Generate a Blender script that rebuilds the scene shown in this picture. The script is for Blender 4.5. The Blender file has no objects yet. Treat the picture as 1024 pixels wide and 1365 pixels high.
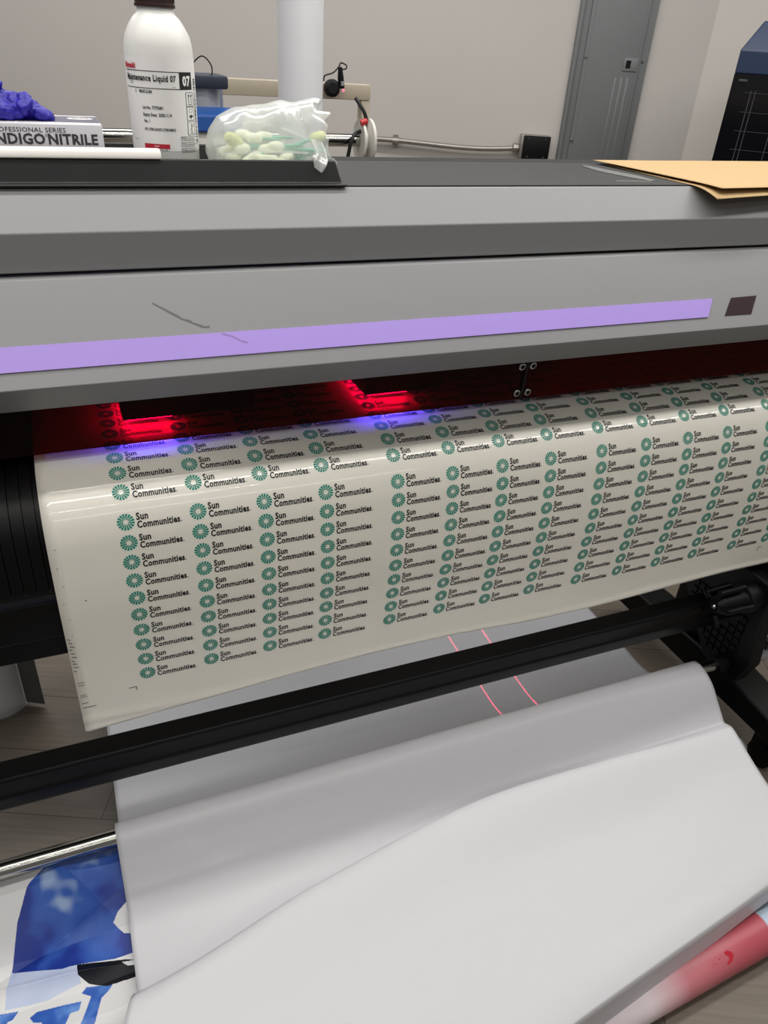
import bpy, bmesh, math, random
from mathutils import Vector, Matrix, noise
PI = math.pi
sc = bpy.context.scene
COL = sc.collection
rnd = random.Random(7)

# ------------------------------------------------------------------ materials
def lin(c):
    return tuple(((v / 255) / 12.92 if v <= 10.3 else (((v / 255) + 0.055) / 1.055) ** 2.4) for v in c)

def pm(name, rgb, rough=0.5, metal=0.0, var=0.05, scale=30.0, bump=0.0, coat=0.0, spec=0.5, stretch=(1, 1, 1), sss=0.0, trans=0.0):
    m = bpy.data.materials.new(name); m.use_nodes = True
    nt = m.node_tree; b = nt.nodes['Principled BSDF']
    c = lin(rgb)
    tc = nt.nodes.new('ShaderNodeTexCoord'); mp = nt.nodes.new('ShaderNodeMapping')
    mp.inputs['Scale'].default_value = stretch
    nz = nt.nodes.new('ShaderNodeTexNoise'); nz.inputs['Scale'].default_value = scale; nz.inputs['Detail'].default_value = 4
    nt.links.new(tc.outputs['Object'], mp.inputs['Vector']); nt.links.new(mp.outputs['Vector'], nz.inputs['Vector'])
    mx = nt.nodes.new('ShaderNodeMix'); mx.data_type = 'RGBA'
    mx.inputs['A'].default_value = (*[max(0, v * (1 - var)) for v in c], 1)
    mx.inputs['B'].default_value = (*[min(1, v * (1 + var)) for v in c], 1)
    nt.links.new(nz.outputs['Fac'], mx.inputs['Factor']); nt.links.new(mx.outputs['Result'], b.inputs['Base Color'])
    b.inputs['Roughness'].default_value = rough; b.inputs['Metallic'].default_value = metal
    b.inputs['Coat Weight'].default_value = coat; b.inputs['Coat Roughness'].default_value = 0.12
    b.inputs['Specular IOR Level'].default_value = spec
    if bump:
        bp = nt.nodes.new('ShaderNodeBump'); bp.inputs['Strength'].default_value = bump; bp.inputs['Distance'].default_value = 0.002
        nt.links.new(nz.outputs['Fac'], bp.inputs['Height']); nt.links.new(bp.outputs['Normal'], b.inputs['Normal'])
    if trans: b.inputs['Transmission Weight'].default_value = trans
    return m

def em(name, rgb, strength):
    m = bpy.data.materials.new(name); m.use_nodes = True
    nt = m.node_tree; b = nt.nodes['Principled BSDF']
    b.inputs['Base Color'].default_value = (*rgb, 1); b.inputs['Emission Color'].default_value = (*rgb, 1)
    b.inputs['Emission Strength'].default_value = strength
    return m

def clear(name, tint, gloss=0.1, haze=0.0, hazecol=(0.9, 0.9, 0.9), rough=0.05):
    m = bpy.data.materials.new(name); m.use_nodes = True
    nt = m.node_tree; nt.nodes.clear()
    out = nt.nodes.new('ShaderNodeOutputMaterial')
    tr = nt.nodes.new('ShaderNodeBsdfTransparent'); tr.inputs['Color'].default_value = (*tint, 1)
    df = nt.nodes.new('ShaderNodeBsdfDiffuse'); df.inputs['Color'].default_value = (*hazecol, 1)
    tl = nt.nodes.new('ShaderNodeBsdfTranslucent'); tl.inputs['Color'].default_value = (*hazecol, 1)
    dd = nt.nodes.new('ShaderNodeMixShader'); dd.inputs[0].default_value = 0.4
    nt.links.new(df.outputs[0], dd.inputs[1]); nt.links.new(tl.outputs[0], dd.inputs[2])
    m1 = nt.nodes.new('ShaderNodeMixShader'); m1.inputs[0].default_value = haze
    nt.links.new(tr.outputs[0], m1.inputs[1]); nt.links.new(dd.outputs[0], m1.inputs[2])
    gl = nt.nodes.new('ShaderNodeBsdfGlossy'); gl.inputs['Roughness'].default_value = rough
    fr = nt.nodes.new('ShaderNodeFresnel'); fr.inputs['IOR'].default_value = 1.45
    nz = nt.nodes.new('ShaderNodeTexNoise'); nz.inputs['Scale'].default_value = 60
    bp = nt.nodes.new('ShaderNodeBump'); bp.inputs['Strength'].default_value = 0.03
    nt.links.new(nz.outputs['Fac'], bp.inputs['Height']); nt.links.new(bp.outputs['Normal'], gl.inputs['Normal'])
    ml = nt.nodes.new('ShaderNodeMath'); ml.operation = 'MULTIPLY'; ml.inputs[1].default_value = gloss
    nt.links.new(fr.outputs[0], ml.inputs[0])
    m2 = nt.nodes.new('ShaderNodeMixShader')
    nt.links.new(ml.outputs[0], m2.inputs[0]); nt.links.new(m1.outputs[0], m2.inputs[1]); nt.links.new(gl.outputs[0], m2.inputs[2])
    nt.links.new(m2.outputs[0], out.inputs['Surface'])
    return m

M = {}
M['cover'] = pm('cover_grey_plastic', (130, 130, 131), 0.42, var=0.03, scale=400, bump=0.03)
M['lilac'] = pm('lilac_plastic', (160, 135, 210), 0.45, var=0.02)
M['black'] = pm('black_plastic', (7, 7, 8), 0.5, var=0.1, spec=0.25)
M['blacksoft'] = pm('matt_black', (10, 10, 11), 0.7, var=0.1)
M['blackgloss'] = pm('black_coated_metal', (8, 8, 9), 0.42, var=0.1, spec=0.2)
M['mat'] = pm('charcoal_top', (38, 37, 36), 0.6, var=0.12, scale=25, stretch=(1, 4, 1))
M['tray'] = pm('black_tray_plastic', (27, 27, 28), 0.45, var=0.1)
M['steel'] = pm('brushed_steel', (186, 184, 178), 0.16, 1.0, var=0.03, scale=20, stretch=(0.2, 2, 2))
M['chrome'] = pm('screw_steel', (200, 200, 200), 0.25, 1.0)
M['film'] = pm('glossy_white_film', (236, 233, 221), 0.34, var=0.025, scale=14, coat=0.5, bump=0.012)
M['film'].node_tree.nodes['Principled BSDF'].inputs['Coat Roughness'].default_value = 0.035
M['teal'] = pm('teal_ink', (0, 138, 120), 0.5, var=0.1, spec=0.3)
M['ink'] = pm('black_ink', (16, 18, 21), 0.4, var=0.1)
M['paper'] = pm('satin_white_sheet', (206, 206, 210), 0.42, var=0.015, scale=40)
M['print_white'] = pm('white_vinyl', (222, 222, 222), 0.45, var=0.03, scale=9)
M['print_dark'] = pm('black_navy_ink', (9, 11, 22), 0.5, var=0.2, spec=0.25)
M['alu'] = pm('anodised_bar', (226, 222, 216), 0.4, 0.0, var=0.03)
M['hdpe'] = pm('milky_bottle_plastic', (226, 226, 222), 0.35, var=0.02)
M['label'] = pm('white_label', (234, 233, 231), 0.5, var=0.01)
M['labelink'] = pm('label_black_ink', (18, 18, 20), 0.6)
M['labelred'] = pm('label_red_ink', (186, 30, 52), 0.6)
M['cap'] = pm('dark_brown_cap', (44, 22, 20), 0.45, var=0.1)
M['carton'] = pm('silver_grey_carton', (196, 195, 200), 0.5, var=0.04)
M['cartondk'] = pm('slate_carton_print', (92, 90, 108), 0.5, var=0.15, scale=60)
M['cartontx'] = pm('carton_dark_print', (52, 52, 60), 0.55)
M['glove'] = pm('indigo_nitrile', (34, 22, 152), 0.45, var=0.2, scale=120, bump=0.15)
M['swab'] = pm('cream_foam', (250, 252, 226), 0.85, var=0.03)
M['swabgreen'] = pm('pale_green_foam', (226, 230, 150), 0.8, var=0.05)
M['stick'] = pm('mint_green_stick', (96, 190, 160), 0.4)
M['kraft'] = pm('kraft_paper', (184, 155, 110), 0.75, var=0.05, scale=18, stretch=(1, 5, 1))
M['tape'] = pm('grey_tape_residue', (112, 112, 110), 0.4, var=0.25, scale=40)
M['core'] = pm('white_roll_wrap', (224, 224, 228), 0.5, var=0.02)
M['tan'] = pm('beige_painted_steel', (176, 166, 146), 0.5, var=0.05)
M['white_plastic'] = pm('off_white_plastic', (206, 204, 196), 0.5)
M['conduit'] = pm('galvanised_conduit', (150, 146, 140), 0.4, 0.7, var=0.15, scale=60)
M['panelgrey'] = pm('panel_grey_enamel', (112, 115, 115), 0.5, var=0.04, scale=8)
M['navy'] = pm('navy_enamel', (22, 40, 70), 0.45, var=0.05)
M['navydk'] = pm('dark_navy_plastic', (38, 46, 62), 0.5)
M['blue'] = pm('blue_plastic', (36, 86, 160), 0.5)
M['silver'] = pm('silver_plastic', (176, 178, 184), 0.35, 0.4)
M['gridline'] = pm('grey_line', (52, 54, 58), 0.5)
M['darkglass'] = pm('smoked_glass', (10, 11, 14), 0.16)
M['cable'] = pm('black_cable', (18, 18, 18), 0.5)
M['sensor'] = pm('dark_maroon_acrylic', (52, 36, 42), 0.2)
M['scuff'] = pm('dark_scuff', (92, 92, 90), 0.6)
M['scufflilac'] = pm('violet_scuff', (146, 124, 186), 0.6)
M['redplastic'] = pm('red_plastic', (190, 40, 40), 0.4)
M['darkpurple'] = pm('carriage_cover', (60, 56, 66), 0.5)
M['window'] = clear('red_acrylic', (0.50, 0.004, 0.03), gloss=0.5, haze=0.0, rough=0.1)
M['bag'] = clear('clear_poly_film', (0.93, 0.95, 0.94), gloss=0.35, haze=0.46, hazecol=(0.95, 0.97, 0.94), rough=0.3)
M['uv'] = em('uv_led', (0.11, 0.05, 1.0), 380)
M['led'] = em('led_strip', (1.0, 0.98, 0.92), 14)  # glow for the added strip hidden under the cover
M['redled'] = em('red_led', (1.0, 0.1, 0.2), 2)

def wallmat(name, rgb):
    m = pm(name, rgb, 0.75, var=0.06, scale=1.6)
    return m
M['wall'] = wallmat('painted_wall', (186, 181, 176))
M['wall2'] = wallmat('painted_wall_side', (198, 192, 185))  # wall paint made lighter: the side wall's brighter light is in the colour

def floor_mat():
    m = bpy.data.materials.new('wood_look_floor'); m.use_nodes = True
    nt = m.node_tree; b = nt.nodes['Principled BSDF']
    tc = nt.nodes.new('ShaderNodeTexCoord')
    br = nt.nodes.new('ShaderNodeTexBrick'); br.inputs['Scale'].default_value = 1.0
    br.inputs['Brick Width'].default_value = 1.2; br.inputs['Row Height'].default_value = 0.18
    br.inputs['Mortar Size'].default_value = 0.0015
    br.inputs['Color1'].default_value = (*lin((116, 106, 94)), 1); br.inputs['Color2'].default_value = (*lin((104, 96, 85)), 1)
    br.inputs['Mortar'].default_value = (*lin((66, 60, 53)), 1)
    nt.links.new(tc.outputs['Object'], br.inputs['Vector'])
    mp = nt.nodes.new('ShaderNodeMapping'); mp.inputs['Scale'].default_value = (3, 60, 1)
    nt.links.new(tc.outputs['Object'], mp.inputs['Vector'])
    nz = nt.nodes.new('ShaderNodeTexNoise'); nz.inputs['Scale'].default_value = 1.6; nz.inputs['Detail'].default_value = 6
    nt.links.new(mp.outputs['Vector'], nz.inputs['Vector'])
    mr = nt.nodes.new('ShaderNodeMapRange'); mr.inputs['To Min'].default_value = 0.55; mr.inputs['To Max'].default_value = 1.35
    nt.links.new(nz.outputs['Fac'], mr.inputs['Value'])
    mx = nt.nodes.new('ShaderNodeMix'); mx.data_type = 'RGBA'; mx.blend_type = 'MULTIPLY'; mx.inputs['Factor'].default_value = 1
    nt.links.new(br.outputs['Color'], mx.inputs['A']); nt.links.new(mr.outputs['Result'], mx.inputs['B'])
    nt.links.new(mx.outputs['Result'], b.inputs['Base Color']); b.inputs['Roughness'].default_value = 0.5
    return m
M['floor'] = floor_mat()

def cloud_ink(name, stops, scale=9.0):
    m = bpy.data.materials.new(name); m.use_nodes = True
    nt = m.node_tree; b = nt.nodes['Principled BSDF']
    tc = nt.nodes.new('ShaderNodeTexCoord')
    nz = nt.nodes.new('ShaderNodeTexNoise'); nz.inputs['Scale'].default_value = scale; nz.inputs['Detail'].default_value = 2
    nt.links.new(tc.outputs['Object'], nz.inputs['Vector'])
    cr = nt.nodes.new('ShaderNodeValToRGB')
    while len(cr.color_ramp.elements) < len(stops): cr.color_ramp.elements.new(0.5)
    for e, (p, c) in zip(cr.color_ramp.elements, stops):
        e.position = p; e.color = (*lin(c), 1)
    nt.links.new(nz.outputs['Fac'], cr.inputs['Fac']); nt.links.new(cr.outputs['Color'], b.inputs['Base Color'])
    b.inputs['Roughness'].default_value = 0.42; b.inputs['Specular IOR Level'].default_value = 0.35
    return m
M['sky_ink'] = cloud_ink('blue_sky_print', [(0.0, (22, 40, 116)), (0.46, (28, 54, 144)), (0.54, (46, 84, 172)), (0.64, (58, 98, 182)), (0.70, (150, 174, 212)), (0.80, (186, 200, 222))], 11)
M['pale_ink'] = cloud_ink('pale_blue_print', [(0.0, (150, 168, 210)), (0.5, (176, 190, 222)), (1.0, (214, 220, 236))], 8)
M['letter_ink'] = cloud_ink('blue_letter_print', [(0.0, (26, 62, 150)), (0.45, (50, 96, 184)), (0.62, (96, 142, 214)), (1.0, (150, 186, 232))], 22)

def roll_ink():
    m = bpy.data.materials.new('red_and_pale_blue_print'); m.use_nodes = True
    nt = m.node_tree; b = nt.nodes['Principled BSDF']
    tc = nt.nodes.new('ShaderNodeTexCoord'); sx = nt.nodes.new('ShaderNodeSeparateXYZ')
    nt.links.new(tc.outputs['Object'], sx.inputs[0])
    nz = nt.nodes.new('ShaderNodeTexNoise'); nz.inputs['Scale'].default_value = 9
    nt.links.new(tc.outputs['Object'], nz.inputs['Vector'])
    ad = nt.nodes.new('ShaderNodeMath'); ad.operation = 'MULTIPLY_ADD'; ad.inputs[1].default_value = 0.05; 
    nt.links.new(nz.outputs['Fac'], ad.inputs[0]); nt.links.new(sx.outputs['X'], ad.inputs[2])
    mr = nt.nodes.new('ShaderNodeMapRange'); mr.inputs['From Min'].default_value = -0.6; mr.inputs['From Max'].default_value = 0.6
    nt.links.new(ad.outputs[0], mr.inputs['Value'])
    cr = nt.nodes.new('ShaderNodeValToRGB')
    st = [(0.0, (200, 200, 208)), (0.39, (222, 208, 212)), (0.47, (196, 120, 128)), (0.60, (186, 86, 98)), (0.668, (180, 80, 92)), (0.670, (178, 196, 214)), (1.0, (196, 212, 226))]
    while len(cr.color_ramp.elements) < len(st): cr.color_ramp.elements.new(0.5)
    for e, (p, c) in zip(cr.color_ramp.elements, st): e.position = p; e.color = (*lin(c), 1)
    nt.links.new(mr.outputs['Result'], cr.inputs['Fac']); nt.links.new(cr.outputs['Color'], b.inputs['Base Color'])
    b.inputs['Roughness'].default_value = 0.4
    return m
M['roll_ink'] = roll_ink()

# ------------------------------------------------------------------ mesh helpers
def new(): return bmesh.new()

def addgeo(bm, vs, fs, mi=0):
    bv = [bm.verts.new(v) for v in vs]
    for f in fs:
        try:
            fc = bm.faces.new([bv[i] for i in f]); fc.material_index = mi
        except ValueError: pass

def box(bm, a, b, mi=0, bev=0.0):
    t = bmesh.new(); bmesh.ops.create_cube(t, size=1)
    for v in t.verts:
        v.co = Vector([(a[i] + b[i]) / 2 + v.co[i] * (b[i] - a[i]) for i in range(3)])
    if bev: bmesh.ops.bevel(t, geom=list(t.edges), offset=bev, segments=2, affect='EDGES', profile=0.5)
    merge(bm, t, mi); t.free()

def merge(bm, t, mi=None, mat=None):
    t.verts.index_update()
    bv = [bm.verts.new((mat @ v.co) if mat else v.co) for v in t.verts]
    for f in t.faces:
        try:
            nf = bm.faces.new([bv[v.index] for v in f.verts]); nf.material_index = f.material_index if mi is None else mi; nf.smooth = f.smooth
        except ValueError: pass

def prism(bm, prof, x0, x1, mi=0, sx0=None, sx1=None):
    """closed (y,z) outline swept along x"""
    n = len(prof)
    vs = [(x0, y, z) for y, z in prof] + [(x1, y, z) for y, z in prof]
    fs = [(i, (i + 1) % n, n + (i + 1) % n, n + i) for i in range(n)] + [tuple(range(n - 1, -1, -1)), tuple(range(n, 2 * n))]
    addgeo(bm, vs, fs, mi)

def plate(bm, path, t, x0, x1, mi=0):
    """open (y,z) path given thickness t on its right-hand side"""
    off = []
    for i, p in enumerate(path):
        a = path[max(0, i - 1)]; b = path[min(len(path) - 1, i + 1)]
        d = Vector((b[0] - a[0], b[1] - a[1])).normalized(); off.append((p[0] + d.y * t, p[1] - d.x * t))
    prism(bm, list(path) + off[::-1], x0, x1, mi)

def frame(d):
    d = Vector(d).normalized(); u = d.orthogonal().normalized(); return d, u, d.cross(u)

def tube(bm, pts, r, n=12, mi=0, cap=True, hole=0.0):
    pts = [Vector(p) for p in pts]; rings = []
    d, u, w = frame(pts[1] - pts[0])
    for i, p in enumerate(pts):
        d2 = (pts[min(i + 1, len(pts) - 1)] - pts[max(i - 1, 0)]).normalized()
        u = (u - d2 * u.dot(d2)).normalized(); w = d2.cross(u)
        rr = r[i] if isinstance(r, (list, tuple)) else r
        rings.append([bm.verts.new(p + rr * (math.cos(2 * PI * k / n) * u + math.sin(2 * PI * k / n) * w)) for k in range(n)])
    for a, b in zip(rings, rings[1:]):
        for k in range(n):
            f = bm.faces.new([a[k], a[(k + 1) % n], b[(k + 1) % n], b[k]]); f.material_index = mi; f.smooth = True
    if cap:
        for rg in (rings[0][::-1], rings[-1]):
            f = bm.faces.new([bm.verts.new(v.co) for v in rg]); f.material_index = mi

def lathe(bm, prof, c, axis=(0, 0, 1), n=40, mi=0, smooth=True):
    """profile of (radius, height) about an axis through c"""
    d, u, w = frame(axis); c = Vector(c); rings = []
    for r, h in prof:
        rings.append([bm.verts.new(c + d * h + r * (math.cos(2 * PI * k / n) * u + math.sin(2 * PI * k / n) * w)) for k in range(n)])
    for a, b in zip(rings, rings[1:]):
        for k in range(n):
            f = bm.faces.new([a[k], a[(k + 1) % n], b[(k + 1) % n], b[k]]); f.material_index = mi; f.smooth = smooth
    for rg in (rings[0][::-1], rings[-1]):
        f = bm.faces.new([bm.verts.new(v.co) for v in rg]); f.material_index = mi

def grid(bm, fn, nu, nv, mi=None, smooth=True):
    vs = [[bm.verts.new(fn(i / nu, j / nv)) for j in range(nv + 1)] for i in range(nu + 1)]
    for i in range(nu):
        for j in range(nv):
            f = bm.faces.new([vs[i][j], vs[i + 1][j], vs[i + 1][j + 1], vs[i][j + 1]]); f.smooth = smooth
            if mi is not None: f.material_index = mi((i + .5) / nu, (j + .5) / nv) if callable(mi) else mi
    return vs

def obj(name, bm, mats, parent=None, loc=None, recalc=True, smooth=False):
    if recalc: bmesh.ops.recalc_face_normals(bm, faces=list(bm.faces))
    me = bpy.data.meshes.new(name); bm.to_mesh(me); bm.free()
    if recalc: me.set_sharp_from_angle(angle=math.radians(38))
    o = bpy.data.objects.new(name, me); COL.objects.link(o)
    for m in (mats if isinstance(mats, (list, tuple)) else [mats]): me.materials.append(M[m] if isinstance(m, str) else m)
    if smooth:
        for p in me.polygons: p.use_smooth = True
    if parent: o.parent = parent
    if loc: o.location = loc
    return o

def bevel(o, w=0.002, seg=2, ang=35):
    m = o.modifiers.new('bevel', 'BEVEL'); m.width = w; m.segments = seg; m.limit_method = 'ANGLE'; m.angle_limit = math.radians(ang)
    return o

def solid(o, t, off=-1):
    m = o.modifiers.new('thickness', 'SOLIDIFY'); m.thickness = t; m.offset = off
    return o

def thing(name, label, cat, loc=(0, 0, 0), rz=0.0, group=None):
    o = bpy.data.objects.new(name, None); o.empty_display_size = 0.05; COL.objects.link(o)
    o.location = loc; o.rotation_euler = (0, 0, rz)
    return tag(o, label, cat, group)

def tag(o, label, cat, group=None):
    o['label'] = label; o['category'] = cat
    if group: o['group'] = group
    return o

def struct(o): o['kind'] = 'structure'; return o

def pip(x, y, poly):
    c = False; n = len(poly)
    for i in range(n):
        x1, y1 = poly[i]; x2, y2 = poly[(i + 1) % n]
        if (y1 > y) != (y2 > y) and x < (x2 - x1) * (y - y1) / (y2 - y1) + x1: c = not c
    return c

def lerpn(x, xs, ys):
    if x <= xs[0]: return ys[0]
    for a, b, p, q in zip(xs, xs[1:], ys, ys[1:]):
        if x <= b: return p + (q - p) * (x - a) / (b - a)
    return ys[-1]

def crom(pts, t):
    """Catmull-Rom through pts, t in 0..1"""
    n = len(pts) - 1; f = min(max(t, 0), 0.999999) * n; i = int(f); f -= i
    p = [pts[max(0, min(n, i + k))] for k in (-1, 0, 1, 2)]
    return tuple(0.5 * (2 * b + (c - a) * f + (2 * a - 5 * b + 4 * c - d) * f * f + (3 * b - a - 3 * c + d) * f ** 3) for a, b, c, d in zip(*p))

_txt = {}
def text_geo(s, size=1.0, bold=0.0, align='LEFT', res=2):
    """outline of a text as 2-D verts and faces"""
    k = (s, size, bold, align)
    if k in _txt: return _txt[k]
    cu = bpy.data.curves.new('lettering_source', 'FONT'); cu.body = s; cu.size = size; cu.offset = bold; cu.resolution_u = res
    cu.space_character = 1.07; cu.align_x = align; cu.fill_mode = 'FRONT'
    o = bpy.data.objects.new('lettering_source', cu); COL.objects.link(o)
    bpy.context.view_layer.update()
    me = bpy.data.meshes.new_from_object(o.evaluated_get(bpy.context.evaluated_depsgraph_get()))
    g = ([(v.co.x, v.co.y) for v in me.vertices], [tuple(p.vertices) for p in me.polygons])
    bpy.data.objects.remove(o); bpy.data.curves.remove(cu); bpy.data.meshes.remove(me)
    _txt[k] = g
    return g

def put_text(bm, s, fn, height, width=None, bold=0.0, mi=0, x0=0.0, y0=0.0, align='LEFT', slant=0.0):
    """lay text through fn(u, v); height = cap height, width = total width"""
    vs, fs = text_geo(s, 1.0, bold, 'LEFT')
    if not vs: return
    xa = min(v[0] for v in vs); xb = max(v[0] for v in vs)
    cap = text_cap(); ky = height / cap; kx = (width / (xb - xa)) if width else ky
    w = (xb - xa) * kx
    sh = {'LEFT': 0, 'CENTER': -w / 2, 'RIGHT': -w}[align]
    addgeo(bm, [fn(x0 + sh + (x - xa) * kx + slant * y * ky, y0 + y * ky) for x, y in vs], fs, mi)
def text_cap():
    vs, _ = text_geo('H', 1.0, 0.0); return max(v[1] for v in vs)

# ------------------------------------------------------------------ camera (measured from the picture's vanishing points)
R = Matrix(((0.9256, 0.1515, -0.3467), (-0.3739, 0.5081, -0.7759), (0.0586, 0.8478, 0.5270)))
cam = bpy.data.cameras.new('camera'); co = bpy.data.objects.new('camera', cam); COL.objects.link(co)
co.matrix_world = Matrix.Translation((0, -1.0, 1.55)) @ R.to_4x4()
cam.sensor_fit = 'VERTICAL'; cam.sensor_height = 36; cam.lens = 36 * 1007 / 1365; cam.clip_start = 0.02
sc.camera = co

# ------------------------------------------------------------------ room (turned against the printer)
YAW = -math.atan2(0.408, 0.913)
HD = Vector((0.408, 0.913, 0)); LT = Vector((0.913, -0.408, 0))
def W(lat, d, z): return Vector((0, -1, 0)) + LT * lat + HD * d + Vector((0, 0, z))
ROOM = Matrix.Translation((0, -1, 0)) @ Matrix(((0.913, 0.408, 0, 0), (-0.408, 0.913, 0, 0), (0, 0, 1, 0), (0, 0, 0, 1)))
def room(o): o.matrix_world = ROOM; return o
DW = 3.9
b = new(); box(b, (-4, -3, -0.1), (4, 6, 0)); room(struct(obj('floor', b, 'floor')))
b = new(); box(b, (-4, DW, 0), (1.267, DW + 0.15, 3.2)); room(struct(obj('wall_back', b, 'wall')))
b = new(); q = [(1.267, DW), (3.2, DW - 0.58), (3.25, DW - 0.43), (1.32, DW + 0.15)]
addgeo(b, [(x, y, 0) for x, y in q] + [(x, y, 3.2) for x, y in q], [(0, 1, 2, 3), (4, 5, 6, 7), (0, 1, 5, 4), (1, 2, 6, 5), (2, 3, 7, 6), (3, 0, 4, 7)])
room(struct(obj('wall_right', b, 'wall2')))

# electrical panel on the wall
ep = thing('electrical_panel', 'tall grey metal breaker panel on the wall with recessed latch', 'electrical panel', W(0.85, DW, 1.08), YAW)
b = new(); box(b, (-0.165, -0.018, 0), (0.165, 0, 1.25), bev=0.003)
box(b, (-0.163, -0.03, 0.002), (-0.148, -0.016, 1.248), bev=0.002)
obj('trim_frame', b, 'panelgrey', ep)
b = new(); box(b, (-0.118, -0.03, 0.035), (0.13, -0.016, 1.2), bev=0.006)
box(b, (-0.10, -0.032, 0.05), (0.115, -0.028, 1.18), bev=0.0015)
for x in (0.035, 0.062, 0.088): box(b, (x - 0.005, -0.0335, 0.06), (x + 0.005, -0.031, 0.40), bev=0.0012)
dr = obj('door', b, 'panelgrey', ep)
b = new(); box(b, (0.058, -0.036, 0.425), (0.118, -0.028, 0.475), bev=0.002); lt = obj('latch', b, 'panelgrey', dr)
b = new(); box(b, (0.068, -0.038, 0.437), (0.088, -0.034, 0.466)); obj('latch_slot', b, 'black', lt)
for x, z in ((-0.148, 0.465), (0.143, 0.465), (-0.14, 0.03), (0.143, 0.03), (-0.11, 0.47), (-0.11, 0.14)):
    b = new(); lathe(b, [(0.0065, 0), (0.0065, 0.003), (0.004, 0.006)], (x, -0.017 if abs(x) > 0.12 else -0.03, z), (0, -1, 0), 12); obj('screw', b, 'chrome', ep)

# junction box and conduit
jb = thing('junction_box', 'small black junction box at the end of the wall conduit', 'junction box', W(0.574, DW, 1.18), YAW)
b = new(); box(b, (-0.067, -0.05, -0.052), (0.067, 0, 0.052), bev=0.004); obj('housing', b, 'conduit', jb)
b = new(); box(b, (-0.055, -0.054, -0.05), (0.068, -0.049, 0.05), bev=0.002); cp = obj('cover_plate', b, 'black', jb)
for x in (-0.03, 0.045):
    for z in (-0.038, 0.038):
        b = new(); lathe(b, [(0.004, 0), (0.003, 0.002)], (x, -0.054, z), (0, -1, 0), 10); obj('screw', b, 'chrome', cp)
cd = thing('conduit', 'thin galvanised conduit running along the wall to the black box', 'conduit', W(-0.2, DW - 0.03, 1.17), YAW)
b = new(); tube(b, [(x * 0.7, 0, 0.008 * math.sin(x * 5 + .5) + 0.012 * (x - 0.3) - 0.012 * math.sin(PI * x)) for x in [i / 24 for i in range(25)]], 0.011, 10); obj('pipe', b, 'conduit', cd)
b = new(); lathe(b, [(0.013, 0), (0.016, 0), (0.016, 0.03), (0.013, 0.03)], (0.12, 0, -0.002), (1, 0, 0), 14); box(b, (0.125, -0.004, -0.02), (0.145, 0.03, 0.022)); obj('clamp', b, 'conduit', cd)
b = new(); lathe(b, [(0.014, 0), (0.019, 0.004), (0.019, 0.02), (0.015, 0.03)], (0.675, 0, 0.004), (1, 0, 0), 8); obj('connector', b, 'conduit', cd)

# dark blue machine at the right wall
bmach = thing('laser_engraver', 'dark blue machine with black glass front by the right wall', 'machine', (2.36, 1.45, 0), -math.radians(44))
b = new(); box(b, (0, 0.02, 0), (0.9, 0.36, 1.53), bev=0.004); obj('cabinet', b, 'blacksoft', bmach)
b = new()
vs = [(0, 0, 1.53), (.9, 0, 1.53), (.9, .36, 1.53), (0, .36, 1.53), (0, 0, 1.602), (.9, 0, 1.602), (.9, .36, 1.602), (0, .36, 1.602), (.055, .08, 1.695), (.9, .08, 1.695), (.9, .3, 1.695), (.055, .3, 1.695)]
addgeo(b, vs, [(0, 1, 2, 3), (0, 1, 5, 4), (1, 2, 6, 5), (2, 3, 7, 6), (3, 0, 4, 7), (4, 5, 9, 8), (5, 6, 10, 9), (6, 7, 11, 10), (7, 4, 8, 11), (8, 9, 10, 11)])
hd = bevel(obj('hood', b, 'navy', bmach), 0.004)
b = new(); box(b, (0.09, 0.12, 1.69), (0.6, 0.28, 1.715), bev=0.003); obj('vent_cap', b, 'black', hd)
b = new(); box(b, (0.0, -0.006, 1.02), (0.9, 0.024, 1.53)); gw = obj('glass_door', b, 'darkglass', bmach)
b = new()
for k in range(7): box(b, (0.05, -0.0075, 1.05 + 0.062 * k + 0.05), (0.88, -0.006, 1.0515 + 0.062 * k + 0.05))
for x in (0.07, 0.085, 0.17, 0.4, 0.63): box(b, (x, -0.0075, 1.0), (x + 0.003, -0.006, 1.48))
obj('grid_pattern', b, 'gridline', gw)
b = new(); box(b, (0.02, -0.009, 1.505), (0.05, -0.005, 1.513), bev=0.002); obj('badge', b, 'gridline', gw)
b = new(); lathe(b, [(0.007, 0), (0.007, 0.004), (0.004, 0.007)], (0.13, -0.006, 1.235), (0, -1, 0), 14); obj('bolt', b, 'chrome', gw)

# ------------------------------------------------------------------ rack with roll holder behind the printer (y about 1.5)
rk = thing('roll_rack', 'beige steel roll rack with grey rod and white flange behind the printer', 'rack', (0.3, 1.5, 0))
b = new(); box(b, (0, 0, 1.393), (0.674, 0.04, 1.436), bev=0.003); obj('crossbeam', b, 'tan', rk)
b = new(); box(b, (0.645, 0.002, 0), (0.674, 0.04, 1.392), bev=0.003); box(b, (0.56, -0.2, 0), (0.674, 0.3, 0.05), bev=0.003); obj('post', b, 'tan', rk)
b = new(); box(b, (0, 0.002, 0), (0.03, 0.04, 1.392), bev=0.003); box(b, (0, -0.2, 0), (0.1, 0.3, 0.05), bev=0.003); obj('post', b, 'tan', rk)
b = new(); tube(b, [(-0.6, -0.03, 1.284), (0.66, -0.03, 1.284)], 0.019, 20); obj('rod', b, 'steel', rk)
b = new(); lathe(b, [(0.02, 0), (0.058, 0), (0.058, 0.008), (0.03, 0.012), (0.03, 0.022), (0.062, 0.03), (0.062, 0.038), (0.02, 0.04)], (0.628, -0.03, 1.284), (1, 0, 0), 32); obj('flange', b, 'white_plastic', rk)
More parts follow.
